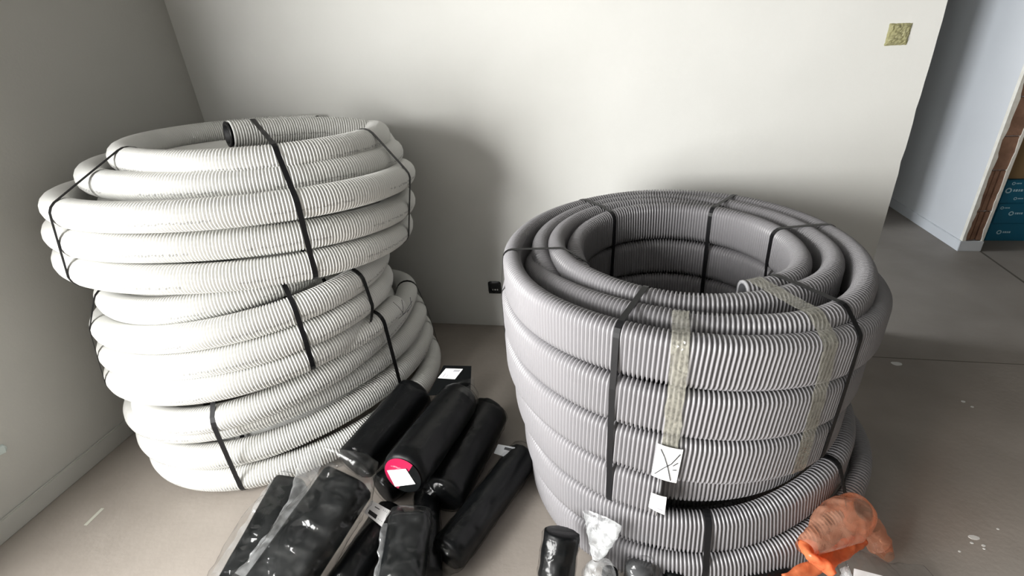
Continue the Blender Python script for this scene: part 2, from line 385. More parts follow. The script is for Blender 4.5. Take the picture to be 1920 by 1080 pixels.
def hull(pts):
    pts = sorted(set((round(a, 5), round(b, 5)) for a, b in pts))
    def half(P):
        h = []
        for p in P:
            while len(h) > 1 and (h[-1][0]-h[-2][0])*(p[1]-h[-2][1])-(h[-1][1]-h[-2][1])*(p[0]-h[-2][0]) <= 0: h.pop()
            h.append(p)
        return h
    lo_, up = half(pts), half(pts[::-1]); return lo_[:-1]+up[:-1]
def crossings(Qs, P0, tang, lim=.45):
    """where centrelines cross the vertical plane through P0 whose horizontal normal is tang, near P0"""
    out = []
    rad = np.array([tang[1], -tang[0], 0.])
    for Q in Qs:
        s = (Q-P0)@tang
        for i in np.where(s[:-1]*s[1:] < 0)[0]:
            f = s[i]/(s[i]-s[i+1]); p = Q[i]*(1-f)+Q[i+1]*f
            if abs((p-P0)@rad) < lim: out.append(p)
    return out, rad
def ribbon_path(H, P0, rad, keep=None, arc=None):
    pts = [P0+rad*a+np.array([0, 0, b-P0[2]]) for a, b in H]
    return pts
def ribbon(name, pts, tang, wd, th, mat, closed=True, wob=0, seed=0):
    n = len(pts); pts = np.array(pts)
    cen = pts.mean(0); V = []; F = []
    for i in range(n):
        a = pts[(i-1) % n] if closed or i > 0 else pts[i]; b_ = pts[(i+1) % n] if closed or i < n-1 else pts[i]
        t_ = b_-a; t_ /= np.linalg.norm(t_)+1e-9
        nn = np.cross(tang, t_); nn /= np.linalg.norm(nn)+1e-9
        if nn@(pts[i]-cen) < 0: nn = -nn
        jw = 0 if not wob else wob*noise.noise((seed, i*.35, 0))
        jn = 0 if not wob else wob*.25*abs(noise.noise((seed+9, i*.5, 0)))
        for sx, sn in ((-1, 0), (1, 0), (1, 1), (-1, 1)):
            V.append(pts[i]+tang*(sx*wd/2+jw+(wob*.3*noise.noise((seed+sx*3, i*.8, 5)) if wob else 0))+nn*(.0006+sn*th+jn))
    for i in range(n if closed else n-1):
        j = (i+1) % n
        for q in range(4): F.append([i*4+q, i*4+(q+1) % 4, j*4+(q+1) % 4, j*4+q])
    if not closed: F.append([0, 1, 2, 3]); F.append([(n-1)*4+q for q in (3, 2, 1, 0)])
    return mesh_np(name, V, F, mat, False)
def dens(pts, closed=True, step=.02):
    P = [np.array(p) for p in pts]; o = []
    n = len(P)
    for i in range(n if closed else n-1):
        a, b_ = P[i], P[(i+1) % n]; k = max(1, int(np.linalg.norm(b_-a)/step))
        for q in range(k): o.append(a+(b_-a)*q/k)
    if not closed: o.append(P[-1])
    return o
def coil_strap(root, Qs, ref, prof, wd=.018, name='strap', mat=None, th=.0013, arc=None, wob=0, shift=0., lim=.45):
    """a band pulled tight round the windings in the plane square to the winding ref[0] at index ref[1]"""
    Q, i = ref
    tg = Q[min(i+2, len(Q)-1)]-Q[i-2]; tg[2] = 0; tg /= np.linalg.norm(tg)
    if shift:
        c_, s_ = math.cos(shift), math.sin(shift); tg = np.array([c_*tg[0]-s_*tg[1], s_*tg[0]+c_*tg[1], 0])
    P0 = Q[i]+tg*1.3e-4
    cr, rad = crossings(Qs, P0, tg, lim)
    pts = []
    for p in cr:
        a = (p-P0)@rad
        for x, y, _, _ in prof: pts.append((a+x, p[2]+y))
    H = hull(pts)
    P3 = [P0+rad*a+np.array([0, 0, b-P0[2]]) for a, b in H]
    closed = True
    if arc is not None:
        # keep only the run of the hull that faces outwards/upwards, chosen by angle about the hull's middle
        mid = np.mean(H, axis=0); an = [math.atan2(b-mid[1], a-mid[0]) for a, b in H]
        sel = sorted([(x, p) for x, p in zip(an, P3) if arc[0] <= x <= arc[1]], key=lambda q: q[0]); P3 = [p for _, p in sel]; closed = False
    P3 = dens(P3, closed, .012 if wob else .03)
    o = ribbon(name, P3, tg, wd, th, mat or M_STRAP, closed, wob, seed=len(root.children)+1.7)
    link(o); world_child(o, root); return o

# --- white coils: each winding (cx, cy, z, R, a, b, tiltx, tilty), a/b make it slightly oval
def wring(p, th):
    cx_, cy_, z_, R, a, b, tx, ty = p
    rr = R*(1+a*np.cos(2*th)+b*np.sin(2*th)); x = rr*np.sin(th); y = -rr*np.cos(th)
    return np.stack([cx_+x, cy_+y, z_-tx*x-ty*y], 1)
def helix(W, k):
    """winding k, from the back round the front to the back, easing into its neighbours behind"""
    t = np.linspace(-.5, .5, 241); th = t*2*PI
    P = wring(W[k], th)
    def ease(x): x = np.clip(x, 0, 1); return x*x*(3-2*x)
    w1 = .5*ease((t-.28)/.22)[:, None]; w0 = .5*ease((-t-.28)/.22)[:, None]
    if k+1 < len(W): P = P*(1-w1)+wring(W[k+1], th)*w1
    if k > 0: P = P*(1-w0)+wring(W[k-1], th)*w0
    return P
RW = .0532
WPROF = PROF_R(RW, 18)
WT = [[-1.511, 1.985, 1.256, .512, -.027, .048, .021, .033],
      [-1.541, 1.955, 1.186, .567, -.059, .002, .027, .05],
      [-1.525, 1.858, 1.111, .611, -.068, -.03, .015, .073],
      [-1.544, 1.843, 1.002, .591, -.086, -.074, .044, .07],
      [-1.553, 1.825, .900, .592, -.071, -.056, .057, .063]]
WM = [[-1.655, 1.859, .797, .547, .03, .06, -.059, -.003],
      [-1.583, 1.760, .697, .553, -.056, .014, -.094, .028],
      [-1.584, 1.735, .589, .549, -.084, .009, -.107, .022],
      [-1.612, 1.713, .475, .541, -.069, .03, -.121, .045]]
WN = [[-1.545, 1.878, .468, .563, -.048, .024, -.102, .034],
      [-1.540, 1.847, .379, .595, .078, -.034, -.126, -.022],
      [-1.578, 1.863, .276, .611, .012, -.083, -.085, .015],
      [-1.546, 1.851, .170, .606, .04, -.093, -.050, -.002],
      [-1.5, 1.811, .066, .594, .018, -.097, -.020, .003]]
def white_coil(W, label, base, starts):
    root = thing('white_pipe_coil', label, 'pipe coil', base, 'white corrugated pipe coils stacked in the corner')
    Qs = []; u = 0
    for k in range(len(W)):
        Q = helix(W, k)
        if k in starts: Q = Q[starts[k][0]:starts[k][1]]
        Qs.append(Q)
        o = pipe('winding', Q, WPROF, M_WPIPE, .0105, .0052, u); link(o); world_child(o, root); u += length(Q)+.13
    return root, Qs
def idx(Q, u, v):
    """index on a winding whose outer upper side lies nearest a picture point"""
    T, n1, n2 = frames(Q); S = Q+n1*.03+n2*.025
    q = (S-CP)@RC.T; px = np.stack([960+FPX*q[:, 0]/q[:, 2], 540+FPX*q[:, 1]/q[:, 2]], 1)
    d = np.hypot(px[:, 0]-u, px[:, 1]-v)+np.where(((S-CP)*n1).sum(1) < .0, 0, 60)
    return int(np.clip(d.argmin(), 4, len(Q)-5))
rt, QT = white_coil(WT, 'topmost white corrugated pipe coil with an open black-lined pipe end on top', (-1.53, 1.85, .85), {})
T0K = np.array([(-1.52, 1.84, 1.312), (-1.43, 1.96, 1.298), (-1.34, 2.08, 1.283), (-1.24, 2.18, 1.265), (-1.15, 2.26, 1.24), (-1.09, 2.32, 1.19), (-1.09, 2.36, 1.12), (-1.14, 2.39, 1.04)])
tt = np.linspace(0, 7, 120); Q0 = np.stack([np.interp(tt, range(8), T0K[:, i]) for i in range(3)], 1)
for _ in range(60): Q0[1:-1] = (Q0[:-2]+Q0[1:-1]*2+Q0[2:])/4
QT.insert(0, Q0); o = pipe('winding', Q0, WPROF, M_WPIPE, .0105, .0052, .3); link(o); world_child(o, rt)
rm, QM = white_coil(WM, 'middle white corrugated pipe coil of the corner stack', (-1.56, 1.79, .43), {})
rn, QN = white_coil(WN, 'lowest white corrugated pipe coil, resting on the floor in the corner', (-1.53, 1.84, 0), {0: (100, 179)})
# inner windings, half hidden inside each coil
for root, Ws in ((rt, [[-1.52, 1.93, 1.18, .43, -.03, .03, .02, .04], [-1.52, 1.87, 1.08, .49, -.05, 0, .02, .06], [-1.53, 1.85, 1.0, .47, -.05, 0, .03, .06]]),
                 (rm, [[-1.57, 1.83, .80, .46, 0, 0, -.1, 0], [-1.57, 1.80, .62, .47, 0, 0, -.1, 0]]),
                 (rn, [[-1.55, 1.86, .40, .46, 0, -.05, -.09, 0], [-1.53, 1.84, .17, .47, 0, -.08, -.04, 0]])):
    for p in Ws:
        o = pipe('inner_winding', wring(p, np.linspace(0, 2*PI, 121)), PROF_R(RW, 14), M_WPIPE, .0105, .003, 0, False); link(o); world_child(o, root)
def end_of(Q, first): 
    T, n1, n2 = frames(Q); return (Q[0], -T[0], n1[0], n2[0]) if first else (Q[-1], T[-1], n1[-1], n2[-1])
p, d, n1, n2 = end_of(QT[0], True)
o = pipe_end('pipe_end', p, d, n1, n2, WPROF, .0075, M_WPIPE, M_BLACKIN, .05); link(o); world_child(o, rt)
o = pipe_end('black_lining', p+d*.012, d, n1, n2, PROF_R(RW-.003, 18), .013, M_BLACKIN, M_DARK, .06); link(o); world_child(o, rt)
p, d, n1, n2 = end_of(QN[0], False)
o = pipe_end('pipe_end', p, d, n1, n2, WPROF, .0075, M_WPIPE, M_BLACKIN, .05); link(o); world_child(o, rn)
for (u, v, lm) in ((560, 385, .85), (108, 385, .45), (772, 350, .45)): coil_strap(rt, QT, (QT[3], idx(QT[3], u, v)), WPROF, lim=lm)
for (u, v) in ((568, 640), (698, 575), (186, 660)): coil_strap(rm, QM, (QM[2], idx(QM[2], u, v)), WPROF)
for (u, v) in ((438, 840), (720, 700)): coil_strap(rn, QN, (QN[3], idx(QN[3], u, v)), WPROF)
coil_strap(rn, QN, (QN[2], 200), WPROF)

# --- grey flat-oval duct coils: tables of (turn, radius, height), turn 0 faces the camera, counter-clockwise from above
GC = np.array([.2216, 1.636, 0.])
GW, GH = .0315, .046                                  # half width, half height of the straight sides
GPROF = PROF_S(GW, GH, 8)
def track(tab, step=1/240):
    tab = np.array(tab, float); t = np.arange(tab[0, 0], tab[-1, 0]+1e-6, step)
    R = np.interp(t, tab[:, 0], tab[:, 1]); Z = np.interp(t, tab[:, 0], tab[:, 2])
    k = np.hanning(27); k /= k.sum()
    def sm(a): return np.convolve(np.concatenate([2*a[0]-a[13:0:-1], a, 2*a[-1]-a[-2:-15:-1]]), k, 'valid')
    R = sm(R); Z = sm(Z)
    return t, np.stack([GC[0]+R*np.sin(2*PI*t), GC[1]-R*np.cos(2*PI*t), Z], 1)
T_ = .862
W1 = [(.075, .332, T_), (.136, .362, T_), (.184, .373, T_), (.256, .374, T_), (.336, .385, T_), (.446, .413, T_), (.508, .42, T_), (.58, .412, .858), (.66, .380, .845), (.74, .342, .83), (.82, .31, .80), (.9, .31, .75), (1.0, .345, .71), (1.15, .38, .70),
      (1.5, .43, .70), (1.75, .41, .68), (2.0, .40, .60), (2.25, .41, .55), (2.5, .43, .54), (2.75, .42, .52), (3.0, .40, .46), (3.5, .43, .39)]
W2 = [(.2, .445, .72), (.3, .45, .78), (.40, .476, .835), (.45, .482, .855), (.506, .488, T_), (.58, .483, T_), (.647, .452, T_), (.739, .412, T_), (.787, .388, T_), (.866, .358, T_), (.938, .366, T_), (1.0, .38, T_), (1.045, .391, T_), (1.107, .409, T_), (1.173, .446, T_), (1.233, .468, T_),
      (1.296, .472, T_), (1.38, .497, T_), (1.453, .532, T_), (1.503, .548, T_), (1.577, .538, T_), (1.66, .50, .86), (1.751, .468, .855), (1.795, .435, .82), (1.85, .42, .775), (1.92, .425, .73), (2.0, .43, .705), (2.2, .45, .705), (2.6, .49, .70)]
W3 = [(.62, .52, .70), (.709, .508, .78), (.77, .485, .81), (.838, .448, .838), (.90, .440, .85), (.95, .456, .857), (1.0, .472, .858), (1.036, .495, .858), (1.081, .525, .858), (1.133, .538, .858), (1.187, .538, .858), (1.236, .539, .859), (1.326, .55, .86), (1.42, .585, .862), (1.5, .612, .862), (1.6, .58, .862),
      (1.7, .558, .865), (1.782, .558, .868), (1.857, .562, .862), (1.934, .556, .857), (2.0, .565, .85), (2.05, .563, .835), (2.1, .568, .815), (2.178, .583, .795), (2.215, .592, .785), (2.35, .588, .772), (2.5, .582, .762), (2.75, .572, .735), (3.0, .575, .695), (3.1, .571, .665), (3.2, .560, .638), (3.5, .57, .61), (3.75, .572, .58),
      (4.0, .580, .54), (4.1, .570, .51), (4.2, .538, .483), (4.5, .555, .455), (4.78, .548, .425), (4.9, .570, .397), (4.985, .580, .385)]
LC = [(.4, .50, .36), (.6, .52, .30), (.77, .515, .245), (.85, .548, .238), (.9, .570, .235), (1.0, .572, .232), (1.054, .572, .24), (1.093, .576, .27), (1.125, .586, .295), (1.155, .596, .31), (1.25, .60, .31), (1.4, .59, .27), (1.6, .54, .19), (1.77, .493, .085), (1.85, .535, .079), (1.9, .565, .079), (2.0, .597, .082), (2.06, .607, .105), (2.1, .625, .135), (2.17, .662, .17), (2.21, .680, .18), (2.25, .672, .18), (2.4, .63, .125), (2.55, .57, .085), (2.7, .45, .079), (2.85, .40, .079)]
def duct_coil(root, tabs, mats_cuts):
    out = []
    for tab, cuts in zip(tabs, mats_cuts):
        t, Q = track(tab); out.append(Q)
        cuts = [t[0]-1]+[c for c in cuts if t[0] < c < t[-1]]+[t[-1]+1]
        for a, b_ in zip(cuts[:-1], cuts[1:]):
            i = np.where((t >= a-1e-6) & (t <= b_+1/240))[0]
            if len(i) < 8: continue
            o = pipe('winding', Q[i], GPROF, M_GPIPE, .0116, .0078, a, True, (0, .18, .50, .68)); link(o); world_child(o, root)
    return out
rg = thing('grey_duct_coil', 'upper grey flat-oval ribbed duct coil with a white crossed-out label', 'duct coil', (GC[0], GC[1], .31), 'grey flat-oval duct coils')
QG = duct_coil(rg, [W1, W2, W3], [[1.0, 2.0, 3.0], [1.2], [1.5, 2.5, 3.5, 4.5]])
rl = thing('grey_duct_coil', 'lower grey flat-oval ribbed duct coil standing on the floor', 'duct coil', (GC[0], GC[1], 0), 'grey flat-oval duct coils')
QL = duct_coil(rl, [LC], [[1.5, 2.5]])
t_in = np.linspace(0, 2*PI, 121)
for z_ in (.235, .079):
    o = pipe('inner_winding', np.stack([GC[0]+.41*np.sin(t_in), GC[1]-.41*np.cos(t_in), np.full(121, z_)], 1), GPROF, M_GPIPE, .0116, .0075, 0, True); link(o); world_child(o, rl)
for z_, R_ in ((.705, .51), (.55, .49), (.39, .515)):
    th_ = np.linspace(.0, 2*PI, 121)
    o = pipe('inner_winding', np.stack([GC[0]+R_*np.sin(th_), GC[1]-R_*np.cos(th_), np.full(121, z_)], 1), GPROF, M_GPIPE, .0116, .0075, 0, True); link(o); world_child(o, rg)
for Q, first in ((QG[0], True), (QG[2], False)):
    p, d, n1, n2 = end_of(Q, first)
    o = pipe_end('duct_end', p, d, n1, n2, GPROF, .0095, M_GPIPEIN, M_GBORE, .06); link(o); world_child(o, rg)
def gi(k, turn): return int(round((turn-[W1, W2, W3, LC][k][0][0])*240))
for turn in (1.945, 2.115): coil_strap(rg, QG, (QG[2], gi(2, turn)), GPROF, .017)
for turn in (1.42, 1.60, 1.30, 1.78): coil_strap(rg, QG, (QG[2], gi(2, turn)), GPROF, .015)
for turn in (2.02, 1.14): coil_strap(rl, QL, (QL[0], gi(3, turn)), GPROF, .018)
# clear tape over the upper coil
coil_strap(rg, QG, (QG[2], gi(2, 1.985)), GPROF, .042, 'clear_tape', M_TAPE, .0008, (-1.35, 1.9), .005)
coil_strap(rg, QG, (QG[2], gi(2, 2.085)), GPROF, .045, 'clear_tape', M_TAPE, .0008, (-1.6, 2.6), .006)


# ------------------------------------------------------------------ bagged goods on the floor
def nvec(p, s, f): return noise.noise((p[0]*f+s*7.1, p[1]*f-s*3.3, p[2]*f+s*1.7))
def crease(p, s, f):                                  # sharp folds, as in crumpled film
    return 1-2.2*abs(noise.noise((p[0]*f+s*5.1, p[1]*f+s*2.3, p[2]*f-s*4.7)))
def axes(d):
    d = np.array(d, float); d /= np.linalg.norm(d)
    sd = np.cross(d, [0, 0, 1.]); sd /= np.linalg.norm(sd)+1e-9
    return d, sd, np.cross(sd, d)
def superell(a, b, e, n):
    o = []
    for t in np.linspace(0, 2*PI, n+1)[:-1]:
        c, s_ = math.cos(t), math.sin(t); o.append((a*math.copysign(abs(c)**e, c), b*math.copysign(abs(s_)**e, s_)))
    return o
def loft(name, secs, mat, parent, n=36, amp=0., f=12., seed=1., cap=True, smooth=True, fine=0.):
    """secs: (centre, half width, half height, exponent[, twist]); a skin through the sections with crumple amp"""
    S = []
    C_ = np.array([np.array(q[0], float) for q in secs])
    for i, q in enumerate(secs):
        a = C_[max(i-1, 0)]; b_ = C_[min(i+1, len(C_)-1)]; d, sd, up = axes(b_-a)
        tw = q[4] if len(q) > 4 else 0.
        sd, up = sd*math.cos(tw)+up*math.sin(tw), up*math.cos(tw)-sd*math.sin(tw)
        for x, y in superell(q[1], q[2], q[3], n):
            p = C_[i]+sd*x+up*y
            if amp:
                k = amp*(.6*crease(p, seed, f)+.6*nvec(p, seed, f*.5)+.25*crease(p, seed+3, f*2.3))
                r_ = np.hypot(x, y)+1e-6; p = p+(sd*x+up*y)/r_*k
            if fine:
                an = math.atan2(y, x); p = p+(sd*x+up*y)/(np.hypot(x, y)+1e-6)*fine*noise.noise((an*5, seed, i*.06))
            S.append(p)
    m_ = len(secs); F = []
    for i in range(m_-1):
        for j in range(n): F.append([i*n+j, i*n+(j+1) % n, (i+1)*n+(j+1) % n, (i+1)*n+j])
    if cap:
        for e, i in ((0, 0), (1, m_-1)):
            c = len(S); S.append(C_[i])
            for j in range(n):
                a, b_ = i*n+j, i*n+(j+1) % n; F.append([c, b_, a, a] if not e else [c, a, b_, b_])
    bm = bmesh.new(); vv = [bm.verts.new(tuple(p)) for p in S]
    for q in F:
        try: bm.faces.new([vv[x] for x in dict.fromkeys(q)])
        except ValueError: pass
    return obj(name, bm, mat, parent, smooth)
def lerp(a, b, t): return np.array(a)*(1-t)+np.array(b)*t
def densify(keys, n):
    """keys: (t, centre, a, b, e, twist) -> n smooth sections"""
    ts = [k[0] for k in keys]; out = []
    arr = np.array([[*k[1], *k[2:]] for k in keys], float)
    for t in np.linspace(ts[0], ts[-1], n):
        v = [np.interp(t, ts, arr[:, i]) for i in range(arr.shape[1])]
        out.append((v[:3], v[3], v[4], v[5], v[6] if len(v) > 6 else 0.))
    return out
def plane_pt(px, P0, nrm):
    d = ray(*px); k = np.dot(np.array(P0)-CP, nrm)/np.dot(d, nrm); return CP+d*k
def card(name, corners, P0, nrm, mat, parent, marks=(), th=.0012, bend=0.):
    """a small label: corners in order round it, lying in the plane through P0 with normal nrm; marks are (u0, v0, u1, v1, material)"""
    nrm = np.array(nrm, float); nrm /= np.linalg.norm(nrm)
    c = [plane_pt(q, P0, nrm) for q in corners]
    def at(u, v, h=0): return (c[0]*(1-u)+c[1]*u)*(1-v)+(c[3]*(1-u)+c[2]*u)*v+nrm*(h+bend*4*u*(1-u))
    def slab(u0, v0, u1, v1, h0, h1, k=8):
        bm = bmesh.new(); T = []; Bm = []
        for i in range(k+1):
            u = u0+(u1-u0)*i/k
            T.append((bm.verts.new(at(u, v0, h1)), bm.verts.new(at(u, v1, h1)))); Bm.append((bm.verts.new(at(u, v0, h0)), bm.verts.new(at(u, v1, h0))))
        for i in range(k):
            bm.faces.new((T[i][0], T[i+1][0], T[i+1][1], T[i][1])); bm.faces.new((Bm[i][0], Bm[i][1], Bm[i+1][1], Bm[i+1][0]))
            bm.faces.new((T[i][0], Bm[i][0], Bm[i+1][0], T[i+1][0])); bm.faces.new((T[i][1], T[i+1][1], Bm[i+1][1], Bm[i][1]))
        bm.faces.new((T[0][0], T[0][1], Bm[0][1], Bm[0][0])); bm.faces.new((T[k][0], Bm[k][0], Bm[k][1], T[k][1]))
        return bm
    o = obj(name, slab(0, 0, 1, 1, 0, th), mat, parent)
    if marks:
        for (u0, v0, u1, v1, mm) in marks:
            bm = bmesh.new(); bm.faces.new([bm.verts.new(at(u, v, th+.0005)) for u, v in ((u0, v0), (u1, v0), (u1, v1), (u0, v1))])
            me = bpy.data.meshes.new('print'); bm.to_mesh(me); bm.free(); me.materials.append(mm)
            k = bpy.data.objects.new('print', me); link(k); k.parent = o; k.matrix_parent_inverse = Matrix.Identity(4)
    return o
BARS = [(.62+.045*i, .55, .645+.045*i, .9, M_INK) for i in range(6)]
LINES = [(.08, .12+.13*i, .5-.08*(i % 2), .17+.13*i, M_GREYINK) for i in range(5)]
tocam = lambda P: (CP-np.array(P))/np.linalg.norm(CP-np.array(P))

def roll(label, far, near, r, seed, ext_far=.02, ext_near=.02, mat=M_BLACKR, fmat=M_FILMT, flat=1.):
    far, near = np.array(far), np.array(near)
    base = (far+near)/2
    t = thing('wrapped_roll', label, 'wrapped roll', (base[0], base[1], min(far[2], near[2])-r), 'black rolls in clear film')
    keys = [(0, far, r*.86, r*.86*flat, 1, 0), (.012, lerp(far, near, .015), r*.97, r*.97*flat, 1, 0), (.05, lerp(far, near, .05), r, r*flat, 1, 0), (.95, lerp(far, near, .95), r, r*flat, 1, 0), (.988, lerp(far, near, .985), r*.97, r*.97*flat, 1, 0), (1, near, r*.86, r*.86*flat, 1, 0)]
    loft('roll_body', densify(keys, 60), mat, t, 44, .0025, 9, seed, True, True, .004)
    d = (near-far)/np.linalg.norm(near-far)
    f0 = far-d*ext_far; n0 = near+d*ext_near
    keys = [(0, f0, r*.75, r*.22*flat, 1, .3), (.06, lerp(f0, n0, .05), r*1.0, r*.8*flat, 1, .1), (.12, lerp(f0, n0, .12), r*1.05, r*1.05*flat, 1, 0), (.88, lerp(f0, n0, .88), r*1.05, r*1.05*flat, 1, 0), (.95, lerp(f0, n0, .95), r*1.0, r*.85*flat, 1, .1), (1, n0, r*.7, r*.25*flat, 1, .4)]
    loft('film_wrap', densify(keys, 70), fmat, t, 48, .005, 16, seed+.5, False)
    return t, d
# rolls of the left heap
rA, _ = roll('black film-wrapped roll leaning on the lowest white coil, left of the pink-ended roll', onz(782, 735, .20), onz(664, 872, .13), .082, 2.1)
rC, _ = roll('black film-wrapped roll just right of the pink-ended roll', onz(918, 772, .09), onz(828, 928, .09), .087, 4.4, .02, .035, fmat=M_FILMT)
rD, _ = roll('long black film-wrapped roll on the floor, rightmost of the left heap', onz(982, 854, .066), onz(838, 1042, .064), .063, 6.2, .05, .04)
rH, _ = roll('black roll with a white barcode label between two bagged black ducts', onz(738, 960, .068), onz(640, 1110, .066), .062, 8.3)
roll('added black roll filling the dark gap between the short bagged duct and the rightmost roll', onz(800, 925, .056), onz(802, 1085, .05), .046, 11.3)  # roll added to darken the floor gap here
roll('added black roll filling the shaded gap underneath the pink-ended roll', onz(806, 848, .066), onz(716, 918, .066), .062, 13.1)  # roll added to fill in the shadow below the pink-ended one
B0, B1 = np.array(onz(862, 748, .225)), np.array(onz(756, 890, .275))
rB, dB = roll('black film-wrapped roll with a pink and white labelled end, top of the heap', B0, B1, .082, 3.3, .035, .006)
# pink end with its white label
_, sd, up = axes(dB)
bm = bmesh.new()
def disc_pts(a0, a1, r0, off, n=24): return [B1+dB*off+sd*r0*math.cos(a)+up*r0*math.sin(a) for a in np.linspace(a0, a1, n)]
bm.faces.new([bm.verts.new(p) for p in disc_pts(0, 2*PI-.001, .070, .0035, 40)])
obj('pink_end', bm, M_PINK, rB)
bm = bmesh.new(); bm.faces.new([bm.verts.new(p) for p in disc_pts(PI*.72, PI*1.62, .0705, .0045)]); obj('black_end_sector', bm, M_BLACK, rB)
card('label', [(726, 882), (761, 879), (779, 907), (741, 912)], B1+dB*.006, dB, M_PAPER, rB, [(.12, .3, .3, .7, M_GREYINK), (.55, .2, .6, .5, M_GREYINK)])
# flat end of its bag with a second label
FP = B0-dB*.05+np.array([0, 0, .03])
fl = [(0, B0+dB*.04, .085, .085, 1, 0), (.3, B0-dB*.01+np.array([0, 0, .010]), .078, .065, .9, .1), (.7, B0-dB*.05+np.array([-.012, 0, .025]), .058, .030, .8, .15), (1, B0-dB*.10+np.array([-.02, 0, .045]), .050, .006, .7, .15)]
loft('bag_neck', densify(fl, 34), M_FILM, rB, 44, .006, 20, 5.5, False)
nf = tocam(FP)*.6+np.array([-.1, -.1, .75])
card('bag_card', [(802, 742), (832, 686), (884, 687), (882, 738)], FP, nf, M_BLACK, rB, th=.004)
card('label', [(821, 709), (836, 691), (868, 692), (853, 711)], FP+nf/np.linalg.norm(nf)*.0055, nf, M_PAPER, rB, [(.68, .55, .9, .92, M_GREYINK), (.1, .2, .5, .26, M_GREYINK), (.1, .4, .4, .45, M_GREYINK)])
# label on the rightmost roll's bag, on the roll with the barcode
dn = np.array([-.1, -.35, .9])
card('label', [(926, 850), (934, 833), (966, 839), (957, 860)], onz(946, 846, .118), dn, plain('grey_label', (.32, .33, .34), .4), rD, [(.6, .45, .85, .85, M_INK)])
hp = onz(712, 962, .15)
card('label', [(684, 962), (697, 938), (733, 958), (716, 988)], hp, tocam(hp)*.4+np.array([-.2, -.2, .8]), M_PAPER, rH, [(.12, .15, .38, .6, M_INK), (.7, .3, .76, .55, M_INK)]+[(.2, .70+.09*i, .85, .73+.09*i, M_GREYINK) for i in range(3)], bend=.004)

def bagged_duct(label, top, bot, a, b, seed, amp=.012, fa=1.35, fb=1.45, tail=None, twist=0., fm=M_FILM):
    top, bot = np.array(top), np.array(bot); c = (top+bot)/2
    t = thing('bagged_duct', label, 'bagged duct', (c[0], c[1], 0), 'black ducts in clear bags')
    keys = [(0, top, a*.93, b*.93, .42, twist), (.015, lerp(top, bot, .015), a, b, .42, twist), (1, bot, a, b, .42, twist)]
    S = densify(keys, 30)
    loft('duct_body', S, M_BLACK, t, 44, .0018, 8, seed)
    d, sd_, up_ = axes(bot-top); sd_, up_ = sd_*math.cos(twist)+up_*math.sin(twist), up_*math.cos(twist)-sd_*math.sin(twist)
    loft('duct_mouth_shade', [(top-d*.002, a*.80, b*.76, .42, twist), (top+d*.0, a*.78, b*.74, .42, twist)], M_DARK, t, 40)  # dark plate on the closed end, standing in for the shade of a hollow
    f0 = top-d*.03; f1 = bot+d*.05
    keys = [(0, f0 if tail is None else np.array(tail), a*.35, b*.18, .9, twist), (.07, lerp(f0, f1, .02), a*.95, b*.9, .7, twist), (.14, lerp(f0, f1, .10), a*1.08, b*1.12, .6, twist), (.45, lerp(f0, f1, .45)+sd_*0, a*fa*.92, b*fb*.9, .75, twist), (1, f1, a*fa, b*fb*.9, .8, twist)]
    loft('bag', densify(keys, 80), fm, t, 64, amp, 13, seed, False)
    return t
eE = bagged_duct('large black open-mouthed duct in a loose clear bag, left of the barcode roll', onz(655, 900, .25), onz(505, 1120, .14), .088, .062, 2.6, .013, 1.45, 1.35, onz(592, 848, .26), .12)
eF = bagged_duct('black duct in a clear bag, leftmost of the heap', onz(548, 905, .15), onz(440, 1110, .07), .058, .050, 5.9, .011, 1.7, 1.5, onz(560, 880, .17), .1)
eG = bagged_duct('short black duct in a clear bag at the front right of the left heap', onz(770, 972, .16), onz(748, 1130, .10), .066, .052, 7.7, .009, 1.18, 1.25, None, .0)
def flap(parent, pts, wds, seed, tw=1.2):
    k = [(i/(len(pts)-1), onz(*p_), w_, .006, .8, tw) for i, (p_, w_) in enumerate(zip(pts, wds))]
    return loft('bag_flap', densify(k, 60), M_FILMF, parent, 40, .010, 20, seed, False)
flap(eE, [(590, 842, .27), (578, 885, .26), (560, 940, .24), (528, 1000, .21), (470, 1090, .16)], (.02, .035, .030, .035, .05), 3.1, .5)
flap(eF, [(540, 880, .17), (505, 930, .14), (470, 990, .10), (425, 1085, .06)], (.014, .026, .032, .045), 6.6, .4)
flap(eG, [(728, 985, .17), (722, 1030, .15), (718, 1090, .12)], (.012, .018, .024), 8.1, .6)
ep = onz(515, 1072, .20)
card('label', [(483, 1086), (508, 1056), (560, 1086), (536, 1112)], ep, tocam(ep)*.5+np.array([0, -.1, .7]), M_PAPER, eE, [(.1, .12+.12*i, .7, .16+.12*i, M_GREYINK) for i in range(4)], bend=.004)

# right-hand group in front of the grey coils
rR, dR = roll('short black roll propped against the left front of the lower grey coil', onz(1054, 996, .225), onz(1042, 1088, .11), .053, 9.9, .004, .004)
kc = np.array(onz(1126, 1085, .11)); kn = np.array(onz(1119, 1049, .17)); kt = np.array(onz(1128, 972, .27))
tK = thing('knotted_bag', 'clear plastic bag with a twisted knotted neck, right of the short black roll', 'plastic bag', (kc[0], kc[1], 0))
loft('bag_body', densify([(0, kn, .007, .007, 1, 0), (.25, lerp(kn, kc, .3), .034, .034, 1, 0), (.6, lerp(kn, kc, .9), .054, .054, .9, 0), (1, kc+np.array([0, 0, -.08]), .05, .05, .9, 0)], 40), M_FILMW, tK, 56, .007, 22, 1.2, False)
loft('bag_contents', densify([(0, kc+np.array([.028, .0, .035]), .022, .022, .8, 0), (1, kc+np.array([.022, 0, -.09]), .026, .03, .8, 0)], 12), M_BLACK, tK, 28, .002, 10, 3)
